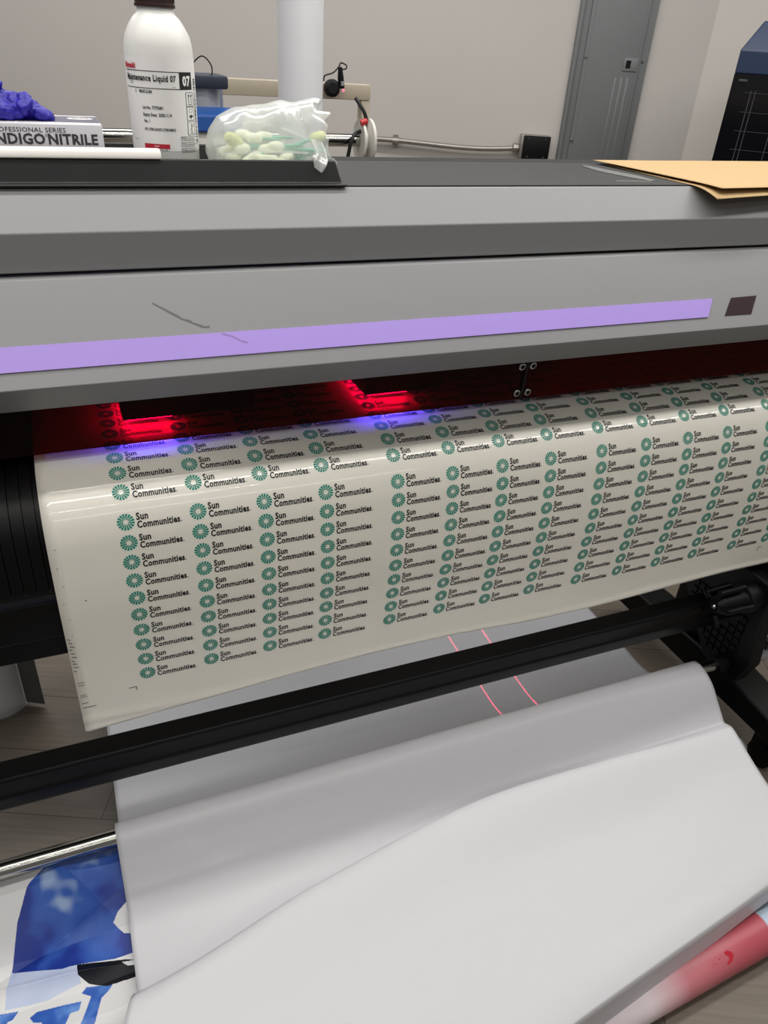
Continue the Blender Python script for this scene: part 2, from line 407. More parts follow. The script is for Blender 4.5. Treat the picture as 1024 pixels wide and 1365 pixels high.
b = new(); lathe(b, [(0.006, 0), (0.009, 0), (0.009, 0.02), (0.006, 0.022)], (0.622, -0.06, 1.335), (1, 0, 0.3), 14); obj('clamp_knob', b, 'redplastic', rk)
b = new(); tube(b, [crom([(0.62, -0.01, 1.40), (0.645, -0.03, 1.36), (0.65, -0.03, 1.32), (0.60, -0.06, 1.30), (0.585, -0.06, 1.25), (0.575, -0.05, 1.17)], i / 20) for i in range(21)], 0.006, 8); obj('cable', b, 'cable', rk)

wc = thing('webcam', 'small black gadget with a cable loop clipped to the beige beam', 'gadget', (0.85, 1.485, 1.43))
b = new(); lathe(b, [(0.012, 0), (0.024, 0.002), (0.024, 0.016), (0.015, 0.02)], (-0.012, 0.0, -0.007), (0, -1, 0.1), 24); obj('lens_body', b, 'black', wc)
b = new(); tube(b, [(0.018, -0.01, -0.005), (0.014, -0.012, 0.025), (0.012, -0.012, 0.05)], [0.010, 0.009, 0.006], 12); obj('stem', b, 'black', wc)
b = new(); tube(b, [(0.017, -0.021, 0.002), (0.0165, -0.021, 0.014)], 0.0045, 10); obj('collar', b, 'silver', wc)
b = new(); lathe(b, [(0.004, 0), (0.003, 0.003)], (0.021, -0.02, -0.01), (0, -1, 0), 10); obj('indicator', b, 'redled', wc)
b = new(); tube(b, [crom([(-0.035, 0.0, 0.012), (-0.034, -0.008, 0.026), (-0.01, -0.01, 0.034), (0.008, -0.01, 0.05), (0.015, -0.01, 0.061), (0.032, -0.01, 0.055), (0.03, -0.01, 0.046), (0.014, -0.01, 0.044)], i / 40) for i in range(41)], 0.0022, 8); obj('cable', b, 'cable', wc)

# white tube
b = new()
lathe(b, [(0.038, 0), (0.0465, 0), (0.0465, 1.8), (0.038, 1.8), (0.038, 0)], (0, 0, 0), n=48)
tag(obj('media_roll', b, 'core', loc=(0.523, 0.75, 0)), 'tall white roll standing upright behind the clear bag', 'roll')

# blue and silver machine behind the bottle
lm = thing('label_printer', 'blue based machine with silver drum and navy lid behind the bottle', 'machine', (0.38, 1.03, 0))
b = new(); box(b, (-0.11, -0.07, 0), (0.062, 0.1, 1.35), bev=0.004); obj('pedestal', b, 'white_plastic', lm)
b = new(); prism(b, [(-0.08, 1.35), (0.1, 1.35), (0.1, 1.38), (-0.05, 1.40), (-0.08, 1.385)], -0.12, 0.066); bevel(obj('base', b, 'blue', lm), 0.004)
b = new(); lathe(b, [(0.047, 1.397), (0.047, 1.438)], (-0.02, 0.0, 0), n=32); box(b, (-0.02, 0.02, 1.39), (0.04, 0.05, 1.44)); obj('drum', b, 'silver', lm)
b = new(); box(b, (-0.08, -0.06, 1.437), (0.038, 0.06, 1.464), bev=0.005); obj('lid', b, 'navydk', lm)
b = new(); tube(b, [crom([(-0.05, -0.03, 1.47), (-0.02, -0.05, 1.50), (0.0, -0.05, 1.488), (0.004, -0.05, 1.47), (-0.004, -0.05, 1.455)], i / 24) for i in range(25)], 0.0016, 8)
obj('cable', b, 'cable', lm); b = new(); tube(b, [crom([(-0.10, -0.04, 1.415), (-0.165, -0.06, 1.418), (-0.183, -0.06, 1.395), (-0.172, -0.06, 1.368), (-0.1, -0.06, 1.345)], i / 24) for i in range(25)], 0.0016, 8); obj('cable', b, 'cable', lm)

# ------------------------------------------------------------------ the printer
X0, X1 = -0.62, 1.95
pr = thing('large_format_printer', 'grey wide format printer with lilac strip and red window, printing logo film', 'printer')
# upper housing
b = new()
prism(b, [(0.072, 1.3745), (0.03, 1.331), (0.033, 1.2835), (0.06, 1.2835), (0.06, 1.2835), (0.33, 1.2835), (0.33, 1.3745)], X0, X1)
bevel(obj('top_cover', b, 'cover', pr), 0.0018, 3)
b = new(); box(b, (X0, 0.0765, 1.3735), (X1, 0.312, 1.3765)); obj('top_panel', b, 'mat', pr)
# front cover: bright top lip, sloping face, chamfer below
b = new()
plate(b, [(-0.006, 1.120), (-0.06, 1.170), (0.0185, 1.280), (0.05, 1.2785)], 0.012, X0, X1)
fc = bevel(obj('front_cover', b, 'cover', pr), 0.0016, 3)
def face(x, t, h=0.0):  # a point on the sloping face
    return Vector((x, 0.02 - 0.08 * t - 0.8137 * h, 1.282 - 0.112 * t + 0.5812 * h))
b = new()
def slab(bm, corners, h0, h1, mi=0):
    lo = [face(x, t, h0) for x, t in corners]; hi = [face(x, t, h1) for x, t in corners]; n = len(corners)
    addgeo(bm, lo + hi, [tuple(range(n)), tuple(range(n, 2 * n))] + [(i, (i + 1) % n, n + (i + 1) % n, n + i) for i in range(n)], mi)
slab(b, [(X0 + .1, 0.612), (1.015, 0.612), (0.998, 0.838), (X0 + .1, 0.838)], -0.001, 0.0022); st = obj('accent_strip', b, 'lilac', fc)
st['label'] = 'lilac strip along the front cover'
b = new(); slab(b, [(1.057, 0.618), (1.1145, 0.610), (1.095, 0.84), (1.036, 0.836)], -0.001, 0.0012); obj('status_window', b, 'sensor', fc)
b = new()
for pts, h in (([(0.101, .295), (0.1324, .452), (0.146, .50), (0.159, .55), (0.168, .556)], 0.0004),):
    for (xa, ta), (xb, tb) in zip(pts, pts[1:]): slab(b, [(xa, ta), (xb, tb), (xb + 0.0012, tb - 0.022), (xa + 0.0006, ta - 0.012)], -0.0002, h)
obj('scratch_marking', b, 'scuff', fc)
b = new()
pts = [(0.182, .63), (0.195, .66), (0.205, .71), (0.2140, .735)]
for (xa, ta), (xb, tb) in zip(pts, pts[1:]): slab(b, [(xa, ta), (xb, tb), (xb + 0.001, tb - 0.016), (xa + 0.001, ta - 0.016)], 0.002, 0.0026)
obj('scratch_marking', b, 'scufflilac', fc)
# inner housing
b = new(); box(b, (X0, 0.40, 0.70), (X1, 0.42, 1.37)); box(b, (X0, 0.33, 1.2835), (X1, 0.40, 1.37)); box(b, (X0, 0.03, 1.0), (X0 + 0.02, 0.40, 1.28)); box(b, (X1 - 0.02, 0.03, 1.0), (X1, 0.40, 1.28))
obj('inner_housing', b, 'blacksoft', pr)
b = new(); box(b, (X0, 0.34, 1.16), (X1, 0.40, 1.22), bev=0.004); obj('carriage_beam', b, 'black', pr)

# film path: arc length -> (y, z); slope angle from vertical at nodes
NODE = [-0.5, -0.12, 0, 0.03, 0.06, 0.1, 0.14, 0.2, 0.3, 0.45, 0.52, 0.60]
TH = [89, 87, 79, 65.4, 53.7, 25.3, 8.6, 4.8, -3.9, -1.5, 6, 12]
STEP = 0.002
_path = {0: (0.06, 1.0035)}
y, z = 0.06, 1.0035
for i in range(0, 320):
    t = math.radians(lerpn((i + .5) * STEP, NODE, TH)); y -= math.sin(t) * STEP; z -= math.cos(t) * STEP; _path[i + 1] = (y, z)
y, z = 0.06, 1.0035
for i in range(0, -230, -1):
    t = math.radians(lerpn((i - .5) * STEP, NODE, TH)); y += math.sin(t) * STEP; z += math.cos(t) * STEP; _path[i - 1] = (y, z)
def film(s, off=0.0):
    f = s / STEP; i = math.floor(f); f -= i
    a, c = _path[i], _path[i + 1]; t = math.radians(lerpn(s, NODE, TH))
    return a[0] + (c[0] - a[0]) * f - math.cos(t) * off, a[1] + (c[1] - a[1]) * f + math.sin(t) * off
# ribbed platen guide below the film
b = new()
xs = [X0]
x = -0.47
while x < 0.16: xs += [x, x + 0.0014]; x += 0.0167
xs += [1.6, X1]
ss = [-0.42 + 0.62 * j / 62 for j in range(63)]
vs = [[b.verts.new((xx, *film(s, -0.004 - (0.0035 if (0 < i < len(xs) - 2 and i % 2 == 0) else 0)))) for s in ss] for i, xx in enumerate(xs)]
rows = []
for i in range(len(xs) - 1):
    if 0 < i < len(xs) - 2 and i % 2 == 1:       # a groove: dropped strip with walls
        g = [[b.verts.new((xx, *film(s, -0.010))) for s in ss] for xx in (xs[i], xs[i + 1])]
        a = [b.verts.new((xs[i], *film(s, -0.004))) for s in ss]; c = [b.verts.new((xs[i + 1], *film(s, -0.004))) for s in ss]
        for p, q in ((a, g[0]), (g[0], g[1]), (g[1], c)):
            for j in range(len(ss) - 1): b.faces.new([p[j], q[j], q[j + 1], p[j + 1]])
    else:
        a = [b.verts.new((xs[i], *film(s, -0.004))) for s in ss]; c = [b.verts.new((xs[i + 1], *film(s, -0.004))) for s in ss]
        for j in range(len(ss) - 1): b.faces.new([a[j], c[j], c[j + 1], a[j + 1]])
for row in vs:
    for v in row: b.verts.remove(v)
bmesh.ops.remove_doubles(b, verts=list(b.verts), dist=0.00002)
obj('platen_guide', b, 'blackgloss', pr, smooth=False)
ye, ze = film(0.2, -0.004)
b = new()
prism(b, [(ye + 0.004, ze + 0.004), (ye - 0.001, ze - 0.002), (ye + 0.002, ze - 0.018), (ye + 0.014, ze - 0.03), (ye + 0.014, 0.755), (ye + 0.03, 0.745), (ye + 0.03, 0.705), (0.40, 0.705), (0.40, 0.80), (ye + 0.03, ze)], X0, X1)
bevel(obj('lower_body', b, 'blackgloss', pr), 0.002)

# red acrylic window in two panes
YA, ZA, YB, ZB = 0.050, 1.21, 0.064, 1.024
def pane(x0, x1):
    b = new()
    plate(b, [(YA, ZA), (YB, ZB)], 0.004, x0, x1)
    w = obj('window_pane', b, 'window', pr)
    w['label'] = 'red see-through acrylic pane under the cover'
    return w
p1 = pane(X0 + .03, 0.722); p2 = pane(0.7265, X1 - .03)
b = new(); plate(b, [(YA + 0.001, ZA - 0.002), (YB + 0.001, ZB + 0.003)], 0.007, 0.7215, 0.727); obj('pane_bracket', b, 'blacksoft', pr)
for xx, tt, pn in ((0.714, 0.655, p1), (0.736, 0.655, p2), (0.714, 0.93, p1), (0.736, 0.93, p2)):
    c = Vector((xx, YA + (YB - YA) * tt, ZA + (ZB - ZA) * tt)); nrm = Vector((0, -(ZA - ZB), -(YB - YA))).normalized()
    c += nrm * 0.0042
    b = new(); lathe(b, [(0.0066, 0), (0.0066, 0.002), (0.005, 0.0032), (0.004, 0.0032), (0.0035, 0.0018)], c, nrm, 18); sw = obj('screw', b, 'chrome', pn)
    b = new(); lathe(b, [(0.0035, 0.0019), (0.003, 0.0024)], c, nrm, 12); obj('screw_socket', b, 'black', sw)
# UV lamps and carriage behind the window
zf = film(-0.1)[1]
def lamp(x0, x1, glow):
    b = new(); box(b, (x0, 0.125, zf + 0.014), (x1, 0.32, zf + 0.15), bev=0.003); l = obj('uv_lamp', b, 'blacksoft', pr)
    b = new(); box(b, (x0 + 0.006, 0.129, zf + 0.0128), (x0 + glow, 0.135, zf + 0.0145))
    box(b, (x0 + 0.004, 0.14, zf + 0.0128), (x0 + 0.009, 0.30, zf + 0.0145)); obj('led_bar', b, 'uv', l)
lamp(0.052, 0.26, 0.075); lamp(0.452, 0.60, 0.08)
b = new(); box(b, (0.455, 0.118, zf + 0.035), (0.70, 0.33, zf + 0.16), bev=0.003); obj('print_carriage', b, 'darkpurple', pr)
b = new(); box(b, (0.203, 0.15, zf + 0.02), (0.2085, 0.155, zf + 0.16)); obj('guide_rail', b, 'scuff', pr)  # thin grey upright behind the window
b = new(); box(b, (-0.35, 0.004, 1.1205), (0.20, 0.0075, 1.1225)); obj('light_strip', b, 'led', pr)  # hidden glowing strip added for its reflected line on the film

# black lower rail in front of the stand
b = new()
prism(b, [(-0.024, 0.476), (-0.020, 0.481), (0.026, 0.474), (0.030, 0.468), (0.030, 0.38), (0.01, 0.385), (-0.018, 0.404), (-0.024, 0.414), (-0.027, 0.440), (-0.024, 0.444)], X0, 1.385)
bevel(obj('lower_rail', b, 'blackgloss', pr), 0.002)
# stand leg and foot on the right, with castor
b = new(); box(b, (1.48, 0.12, 0.16), (1.56, 0.24, 0.71), bev=0.006); obj('stand_leg', b, 'blackgloss', pr)
b = new(); prism(b, [(-0.26, 0.10), (0.52, 0.10), (0.52, 0.17), (0.1, 0.19), (-0.22, 0.16), (-0.26, 0.14)], 1.47, 1.57); ft = bevel(obj('stand_foot', b, 'black', pr), 0.006)
b = new(); lathe(b, [(0.02, -0.016), (0.036, -0.014), (0.038, 0), (0.036, 0.014), (0.02, 0.016)], (1.50, -0.16, 0.038), (1, 0, 0), 26); lathe(b, [(0.03, 0), (0.03, 0.012)], (1.515, -0.15, 0.088), n=18); box(b, (1.482, -0.17, 0.035), (1.486, -0.13, 0.095)); obj('castor', b, 'blackgloss', ft)
# take-up bracket: ribbed side plate, motor housing, knob
b = new(); prism(b, [(-0.10, 0.55), (0.16, 0.56), (0.16, 0.42), (0.02, 0.255), (-0.085, 0.255), (-0.11, 0.33), (-0.095, 0.45)], 1.385, 1.42); tb = bevel(obj('take_up_bracket', b, 'black', pr), 0.004)
b = new()
for i in range(9):
    for j in range(7):
        yy, zz = -0.06 + i * 0.02, 0.29 + j * 0.022
        if zz - 0.26 > (yy - 0.0) * 1.0: box(b, (1.381, yy, zz), (1.386, yy + 0.014, zz + 0.016))
obj('rib_pattern', b, 'blackgloss', tb)
b = new(); prism(b, [(-0.09, 0.40), (-0.105, 0.5), (-0.09, 0.565), (-0.04, 0.59), (0.14, 0.59), (0.16, 0.55), (0.16, 0.37), (0.06, 0.34), (-0.03, 0.345)], 1.42, 1.60); bevel(obj('motor_housing', b, 'black', tb), 0.012, 3)
b = new(); prism(b, [(-0.096, 0.355), (-0.08, 0.355), (-0.08, 0.38), (-0.096, 0.38)], 1.44, 1.485); obj('metal_plate', b, 'gridline', tb)
b = new(); lathe(b, [(0.0, 0), (0.016, 0), (0.02, 0.008), (0.024, 0.012), (0.026, 0.08), (0.036, 0.085), (0.036, 0.122)], (1.265, -0.05, 0.50), (1, 0, 0), 14, smooth=False)
kn = bevel(obj('knob', b, 'black', tb), 0.002)
b = new()
for k in range(5):
    a = k * 2 * PI / 5 + 0.4; c = Vector((0, math.cos(a), math.sin(a)))
    tube(b, [Vector((1.267, -0.05, 0.50)) + c * 0.021, Vector((1.269, -0.05, 0.50)) + c * 0.037, Vector((1.34, -0.05, 0.50)) + c * 0.04], [0.006, 0.0075, 0.0075], 10)
obj('knob_grip', b, 'blackgloss', kn)
b = new(); lathe(b, [(0.006, 0), (0.004, 0.004)], (1.265, -0.05, 0.50), (-1, 0, 0), 12); obj('knob_screw', b, 'chrome', kn)

# steel take-up bar
tu = thing('take_up_bar', 'shiny steel bar crossing below the black rail, white sheet draped over it', 'bar', (0.6, -0.045, 0.287))
b = new(); tube(b, [(-1.15, 0, 0), (0.75, 0, 0)], 0.0155, 28); obj('bar', b, 'steel', tu)
b = new(); lathe(b, [(0.0155, 0), (0.024, 0), (0.024, 0.03), (0.0155, 0.034)], (0.748, 0, 0), (1, 0, 0), 24); obj('collar', b, 'black', tu)
b = new(); tube(b, [(0.78, 0, 0), (0.885, 0, 0)], 0.0155, 28); obj('bar_end', b, 'steel', tu)
b = new(); lathe(b, [(0.0155, 0), (0.02, 0), (0.02, 0.03), (0.0155, 0.034)], (0.878, 0, 0), (1, 0, 0), 24); obj('end_cap', b, 'silver', tu)

# ------------------------------------------------------------------ printed film
FX0, FX1 = -0.0785, 1.53
def s_at(z):
    for i in range(0, 318):
        if _path[i + 1][1] < z: return (i + (_path[i][1] - z) / (_path[i][1] - _path[i + 1][1])) * STEP
    return 0.62
SE_X = [-0.08, -0.03, 0.25, 0.42, 0.6, 0.76, 0.92, 1.08, 1.27, 1.6]
SE_S = [s_at(z) for z in (0.557, 0.560, 0.578, 0.583, 0.582, 0.572, 0.572, 0.576, 0.581, 0.576)]
def s_end(x): return lerpn(x, SE_X, SE_S)
def filmpt(x, s, off=0.0):
    wv = max(0, s - 0.30) / 0.25
    o = off + 0.0025 * wv * math.sin(x * 7 + 1.0) + 0.0022 * math.exp(-((s - 0.472 - 0.004 * math.sin(x * 9)) / 0.008) ** 2) + 0.0015 * math.exp(-((s - 0.492) / 0.006) ** 2)
    y, z = film(s, o)
    return Vector((x, y, z))
pf = thing('printed_film', 'glossy white film printed with rows of logos hanging from the printer', 'printed film')
b = new()
NS = 190
def fp(u, v):
    x = FX0 + (FX1 - FX0) * u
    return filmpt(x, -0.36 + (s_end(x) + 0.36) * v)
grid(b, fp, 96, NS)
solid(obj('film_sheet', b, 'film', pf, recalc=False), 0.0004, 0)
# logos: a burst of 16 wedges and two lines of lettering, in columns ten centimetres apart
PITCH = 0.0317
rows = [-PITCH * k for k in range(6, -1, -1)] + [PITCH, 2 * PITCH] + [2 * PITCH + 0.0445 + PITCH * k for k in range(10)]
cols = [0.0307, 0.134, 0.2344, 0.3336, 0.4575, 0.558, 0.6546, 0.7529, 0.8625, 0.963, 1.0624, 1.1612, 1.272, 1.372]
bl = new(); bt = new()
for s in rows:
    for x in cols:
        fn = lambda u, v, x=x, s=s: filmpt(x + u, s - v, 0.0006)
        for k in range(16):
            a = 2 * PI * (k + 0.5) / 16
            r0 = 0.0037; w0 = 0.085; w1 = 0.142
            addgeo(bl, [fn(r0 * math.cos(a - 1.3 * w0), r0 * math.sin(a - 1.3 * w0)), fn(0.0120 * math.cos(a - w1), 0.0120 * math.sin(a - w1)), fn(0.0124 * math.cos(a), 0.0124 * math.sin(a)), fn(0.0120 * math.cos(a + w1), 0.0120 * math.sin(a + w1)), fn(r0 * math.cos(a + 1.3 * w0), r0 * math.sin(a + 1.3 * w0))], [(0, 1, 2, 3, 4)])
        put_text(bt, 'Sun', fn, 0.0098, 0.0168, bold=0.035, x0=0.0150, y0=0.0012)
        put_text(bt, 'Communities', fn, 0.0098, 0.0610, bold=0.035, x0=0.0150, y0=-0.0108)
        addgeo(bt, [fn(0.0768, -0.0105), fn(0.0784, -0.0105), fn(0.0784, -0.0092), fn(0.0768, -0.0092)], [(0, 1, 2, 3)])
obj('logo_pattern', bl, 'teal', pf, recalc=False)['label'] = 'teal sunburst logos'
obj('lettering_pattern', bt, 'ink', pf, recalc=False)['label'] = 'black logo lettering'
# edge ticks and crop mark
b = new()
def s_of(z):
    for i in range(0, 310):
        if _path[i][1] < z: return i * STEP
    return 0.6
def tick(x, z, w, h, sl=0.0):
    s = s_of(z); addgeo(b, [filmpt(x, s, 0.0006), filmpt(x + w, s - sl, 0.0006), filmpt(x + w, s - sl + h, 0.0006), filmpt(x, s + h, 0.0006)], [(0, 1, 2, 3)])
for k in range(10): tick(-0.0765 + 0.0007 * (k % 3), 0.764 - 0.0075 * k, 0.004 + 0.0015 * (k % 3), 0.0014, -0.002)
for z in (0.668, 0.662, 0.640, 0.636, 0.622): tick(-0.0755, z, 0.010, 0.0009)
tick(-0.0745, 0.613, 0.020, 0.0012)
tick(-0.0013, 0.6346, 0.012, 0.0012); tick(0.0097, 0.6346, 0.0012, 0.008); tick(-0.0414, 0.8304, 0.002, 0.002)
for k in range(6): tick(-0.072 + rnd.random() * 0.008, 0.92 - 0.03 * k, 0.0014, 0.0012)
tick(1.362, 0.634, 0.0012, 0.010); tick(1.362, 0.634, 0.012, 0.0012); tick(0.80, 0.66, 0.0016, 0.0016); tick(1.01, 0.73, 0.002, 0.0016)
obj('registration_mark_pattern', b, 'ink', pf, recalc=False)

# ------------------------------------------------------------------ white sheet over the bar
def station(sl, val1, val2, rdg, top, f1, f2, edge, drop):
    y, z = edge
    return [(0.62, 0.175), (0.36, 0.158), (0.21, 0.153), (0.11, 0.152), (0.045, 0.178), (0.0, 0.255), (-0.026, 0.300), (-0.060, 0.3035), sl[0], sl[1], val1, val2, rdg, top, f1, f2, (y + 0.05, z + 0.012), (y + 0.010, z + 0.003), (y, z - 0.005), (y - 0.003, z - 0.4 * drop), (y - 0.006, z - drop)]
SX = [-0.064, 0.25, 0.62, 0.95, 1.30]
ST = [
    station([(-0.088, 0.268), (-0.118, 0.232)], (-0.155, 0.208), (-0.288, 0.205), (-0.306, 0.238), (-0.33, 0.250), (-0.40, 0.238), (-0.53, 0.222), (-0.675, 0.175), 0.08),
    station([(-0.088, 0.270), (-0.116, 0.236)], (-0.145, 0.208), (-0.214, 0.200), (-0.231, 0.240), (-0.255, 0.252), (-0.37, 0.220), (-0.50, 0.202), (-0.628, 0.17), 0.08),
    station([(-0.090, 0.276), (-0.115, 0.245)], (-0.138, 0.216), (-0.156, 0.203), (-0.170, 0.240), (-0.195, 0.250), (-0.32, 0.206), (-0.45, 0.186), (-0.57, 0.165), 0.08),
    station([(-0.092, 0.278), (-0.118, 0.252)], (-0.142, 0.226), (-0.156, 0.214), (-0.168, 0.236), (-0.19, 0.243), (-0.30, 0.197), (-0.41, 0.176), (-0.52, 0.16), 0.075),
    station([(-0.0953, 0.2865), (-0.1247, 0.2574)], (-0.148, 0.234), (-0.161, 0.2225), (-0.174, 0.2272), (-0.194, 0.2266), (-0.27, 0.1957), (-0.36, 0.168), (-0.472, 0.15), 0.05),
]
def sheet(u, v):
    x = SX[0] + (SX[-1] - SX[0]) * u
    prof = [crom(s, v) for s in ST]
    # smooth blend across the stations
    k = 0
    while k < 3 and x > SX[k + 1]: k += 1
    f = (x - SX[k]) / (SX[k + 1] - SX[k])
    P = [prof[max(0, min(4, k + d))] for d in (-1, 0, 1, 2)]
    y, z = (0.5 * (2 * b_ + (c_ - a_) * f + (2 * a_ - 5 * b_ + 4 * c_ - d_) * f * f + (3 * b_ - a_ - 3 * c_ + d_) * f ** 3) for a_, b_, c_, d_ in zip(*P))
    # the folded front layer slips a little to the left; small dents and ripples
    xo = -0.045 * max(0, min(1, (-y - 0.29) / 0.12)) * (1 - u) ** 3
    z += 0.004 * math.exp(-((x - 0.06) / 0.03) ** 2 - ((y + 0.10) / 0.018) ** 2) - 0.004 * math.exp(-((x - 0.10) / 0.035) ** 2 - ((y + 0.10) / 0.02) ** 2)
    z += 0.0012 * noise.noise(Vector((x * 6, y * 9, 0.3)))
    return Vector((x + xo, y, z))
b = new(); grid(b, sheet, 150, 260)
ws = tag(obj('blank_sheet', b, 'paper', recalc=False), 'wide blank white sheet draped and folded over the steel bar', 'sheet')
solid(ws, 0.0005, 0)

# ------------------------------------------------------------------ blue print beneath, at the left
def bluept(x, y):
    base = lerpn(-y, [-0.05, 0.0, 0.04, 0.07, 0.11, 0.16, 0.24, 0.29, 0.33, 0.38, 0.45, 0.55], [0.16, 0.22, 0.246, 0.250, 0.222, 0.192, 0.180, 0.186, 0.180, 0.160, 0.12, 0.08])
    k = max(0, min(1, (-x - 0.07) / 0.06))
    fold = 0.018 * math.exp(-abs((x + 0.185) * 0.75 + (y + 0.03) * 0.66) / 0.03) * k * math.exp(-((y + 0.08) / 0.07) ** 2)
    fold += 0.012 * math.exp(-abs((y + 0.215) + 0.1 * (x + 0.15)) / 0.012) * k - 0.010 * math.exp(-abs((y + 0.13) - 0.35 * (x + 0.13)) / 0.02) * k
    return Vector((x, y, base + (fold + 0.004 * noise.noise(Vector((x * 12, y * 12, 0)))) * (1 if y < -0.03 else 0.2)))
BLUE = [(-0.0682, -0.0282), (-0.1257, -0.030), (-0.1847, -0.0323), (-0.217, -0.0611), (-0.2417, -0.1099), (-0.2565, -0.1689), (-0.2565, -0.172), (-0.1783, -0.199), (-0.1548, -0.1999), (-0.0954, -0.2086), (0.1, -0.21), (0.1, -0.03)]
BLACK = [(-0.1548, -0.1999), (-0.0777, -0.2151), (-0.06, -0.2216), (-0.0631, -0.2493), (-0.1107, -0.247), (-0.1391, -0.234), (-0.1534, -0.2185)]
PALE = [(-0.2588, -0.1706), (-0.1548, -0.1999), (-0.1506, -0.2297), (-0.2025, -0.2378), (-0.2668, -0.2307)]
WHT = [[(-0.0902, -0.1511), (-0.08, -0.138), (-0.05, -0.120), (-0.05, -0.1814), (-0.075, -0.172)], [(-0.0841, -0.2181), (-0.0624, -0.2208), (-0.0644, -0.2285), (-0.076, -0.226)]]
LET = [[(-0.2999, -0.2306), (-0.247, -0.2381), (-0.2557, -0.249), (-0.2643, -0.2504), (-0.2554, -0.2721), (-0.2988, -0.2712)],
       [(-0.2305, -0.2548), (-0.2195, -0.2495), (-0.1521, -0.2577), (-0.1563, -0.2707), (-0.1699, -0.2716), (-0.1866, -0.3024), (-0.2211, -0.2895), (-0.2121, -0.2699), (-0.2251, -0.265)],
       [(-0.1514, -0.2445), (-0.1429, -0.2376), (-0.1012, -0.2467), (-0.1115, -0.2568), (-0.1214, -0.263), (-0.133, -0.2971), (-0.1478, -0.3169), (-0.1695, -0.311), (-0.1528, -0.2897), (-0.137, -0.2547)]]
BX0, BX1, BY0, BY1 = -0.36, -0.035, 0.04, -0.44
def bmi(u, v):
    x = BX0 + (BX1 - BX0) * u; y = BY0 + (BY1 - BY0) * v
    if any(pip(x, y, p) for p in WHT): return 0
    if pip(x, y, BLACK): return 2
    if any(pip(x, y, p) for p in LET): return 4
    if pip(x, y, BLUE): return 1
    if pip(x, y, PALE): return 3
    return 0
b = new(); grid(b, lambda u, v: bluept(BX0 + (BX1 - BX0) * u, BY0 + (BY1 - BY0) * v), 400, 560, bmi)
bp = tag(obj('blue_print', b, ['print_white', 'sky_ink', 'print_dark', 'pale_ink', 'letter_ink'], recalc=False), 'crumpled white vinyl print with blue sky artwork beside the blank sheet', 'print')
solid(bp, 0.0004, 0)

# rolled print on the floor
rp = thing('rolled_print', 'rolled up print in red and pale blue on the floor at front', 'roll', (0.95, -0.530, 0.043), math.atan2(0.016, 0.30))
b = new(); n = 64
prof = []
for k in range(n * 2 + 1):
    a = 2 * PI * k / n; r = 0.0425 - 0.003 * (k / (2 * n)); prof.append((r * math.cos(a + 1.0), r * math.sin(a + 1.0)))
rows_ = [[b.verts.new((x, y, z)) for y, z in prof] for x in [-0.75 + 1.4 * i / 28 for i in range(29)]]
for p, q in zip(rows_, rows_[1:]):
    for k in range(len(prof) - 1):
        f = b.faces.new([p[k], p[k + 1], q[k + 1], q[k]]); f.smooth = True
rb = solid(obj('roll_body', b, 'roll_ink', rp), 0.0005, 0)
b = new()
def onroll(x, a, r=0.0432): return (x, -r * math.sin(a), r * math.cos(a))
blot = [(0.052, .30), (0.060, .42), (0.062, .58), (0.054, .76), (0.042, .82), (0.040, .74), (0.049, .66), (0.050, .54), (0.044, .42), (0.044, .32)]
addgeo(b, [onroll(x, a) for x, a in blot], [tuple(range(len(blot)))])
for q in range(9):
    x = 0.005 + rnd.random() * 0.035; a = 0.3 + rnd.random() * 0.35; e = 0.0015 + rnd.random() * 0.001
    addgeo(b, [onroll(x, a), onroll(x + e, a), onroll(x + e, a + 0.04), onroll(x, a + 0.04)], [(0, 1, 2, 3)])
obj('ink_blotch_marking', b, 'labelred', rb)

# white roll standing under the printer at the left
wr = thing('paper_roll', 'white paper roll standing on the floor under the printer at left', 'roll', (-0.325, 0.70, 0))
b = new(); lathe(b, [(0.06, 0), (0.078, 0), (0.078, 0.6), (0.06, 0.6), (0.06, 0)], (0, 0, 0), n=48); obj('roll_body', b, 'core', wr)
b = new(); plate(b, [(0.0, 0.01), (0.0, 0.6)], 0.0012, 0.0, 0.05); fl = obj('loose_edge', b, 'scuff', wr, loc=(0.066, -0.045, 0)); fl.rotation_euler = (0, 0.0, -0.5)

# paper scrap near the foot
b = new(); grid(b, lambda u, v: Vector((-0.03 + 0.06 * u, -0.02 + 0.045 * v - 0.03 * u, 0.003 + 0.012 * u * v)), 6, 6)
tag(solid(obj('paper_scrap', b, 'paper', loc=(1.475, -0.085, 0), recalc=False), 0.0004), 'small scrap of white paper on the floor by the castor', 'scrap')

# ------------------------------------------------------------------ things on top of the printer
ZT = 1.3765
# tray
ty = thing('tray', 'black plastic tray on the printer top holding supplies', 'tray', (0, 0, ZT))
b = new()
def ring(x0, x1, y0, y1, z): return [(x0, y0, z), (x1, y0, z), (x1, y1, z), (x0, y1, z)]
TX0, TX1 = -0.30, 0.381
lv = [ring(TX0 - .006, TX1 + .006, 0.066, 0.252, 0.0), ring(TX0 - .006, TX1 + .006, 0.066, 0.252, 0.003), ring(TX0, TX1, 0.0725, 0.246, 0.004), ring(TX0 + .006, TX1 - .0085, 0.079, 0.238, 0.0312), ring(TX0 + .010, TX1 - .013, 0.0835, 0.233, 0.0312), ring(TX0 + .014, TX1 - .018, 0.088, 0.228, 0.006)]
vs = [v for r in lv for v in r]
fs = [tuple(4 * (i) + k for k in (0, 1, 2, 3)) for i in (0,)] + [(4 * i + k, 4 * i + (k + 1) % 4, 4 * i + 4 + (k + 1) % 4, 4 * i + 4 + k) for i in range(5) for k in range(4)] + [(20, 21, 22, 23)]
addgeo(b, vs, fs)
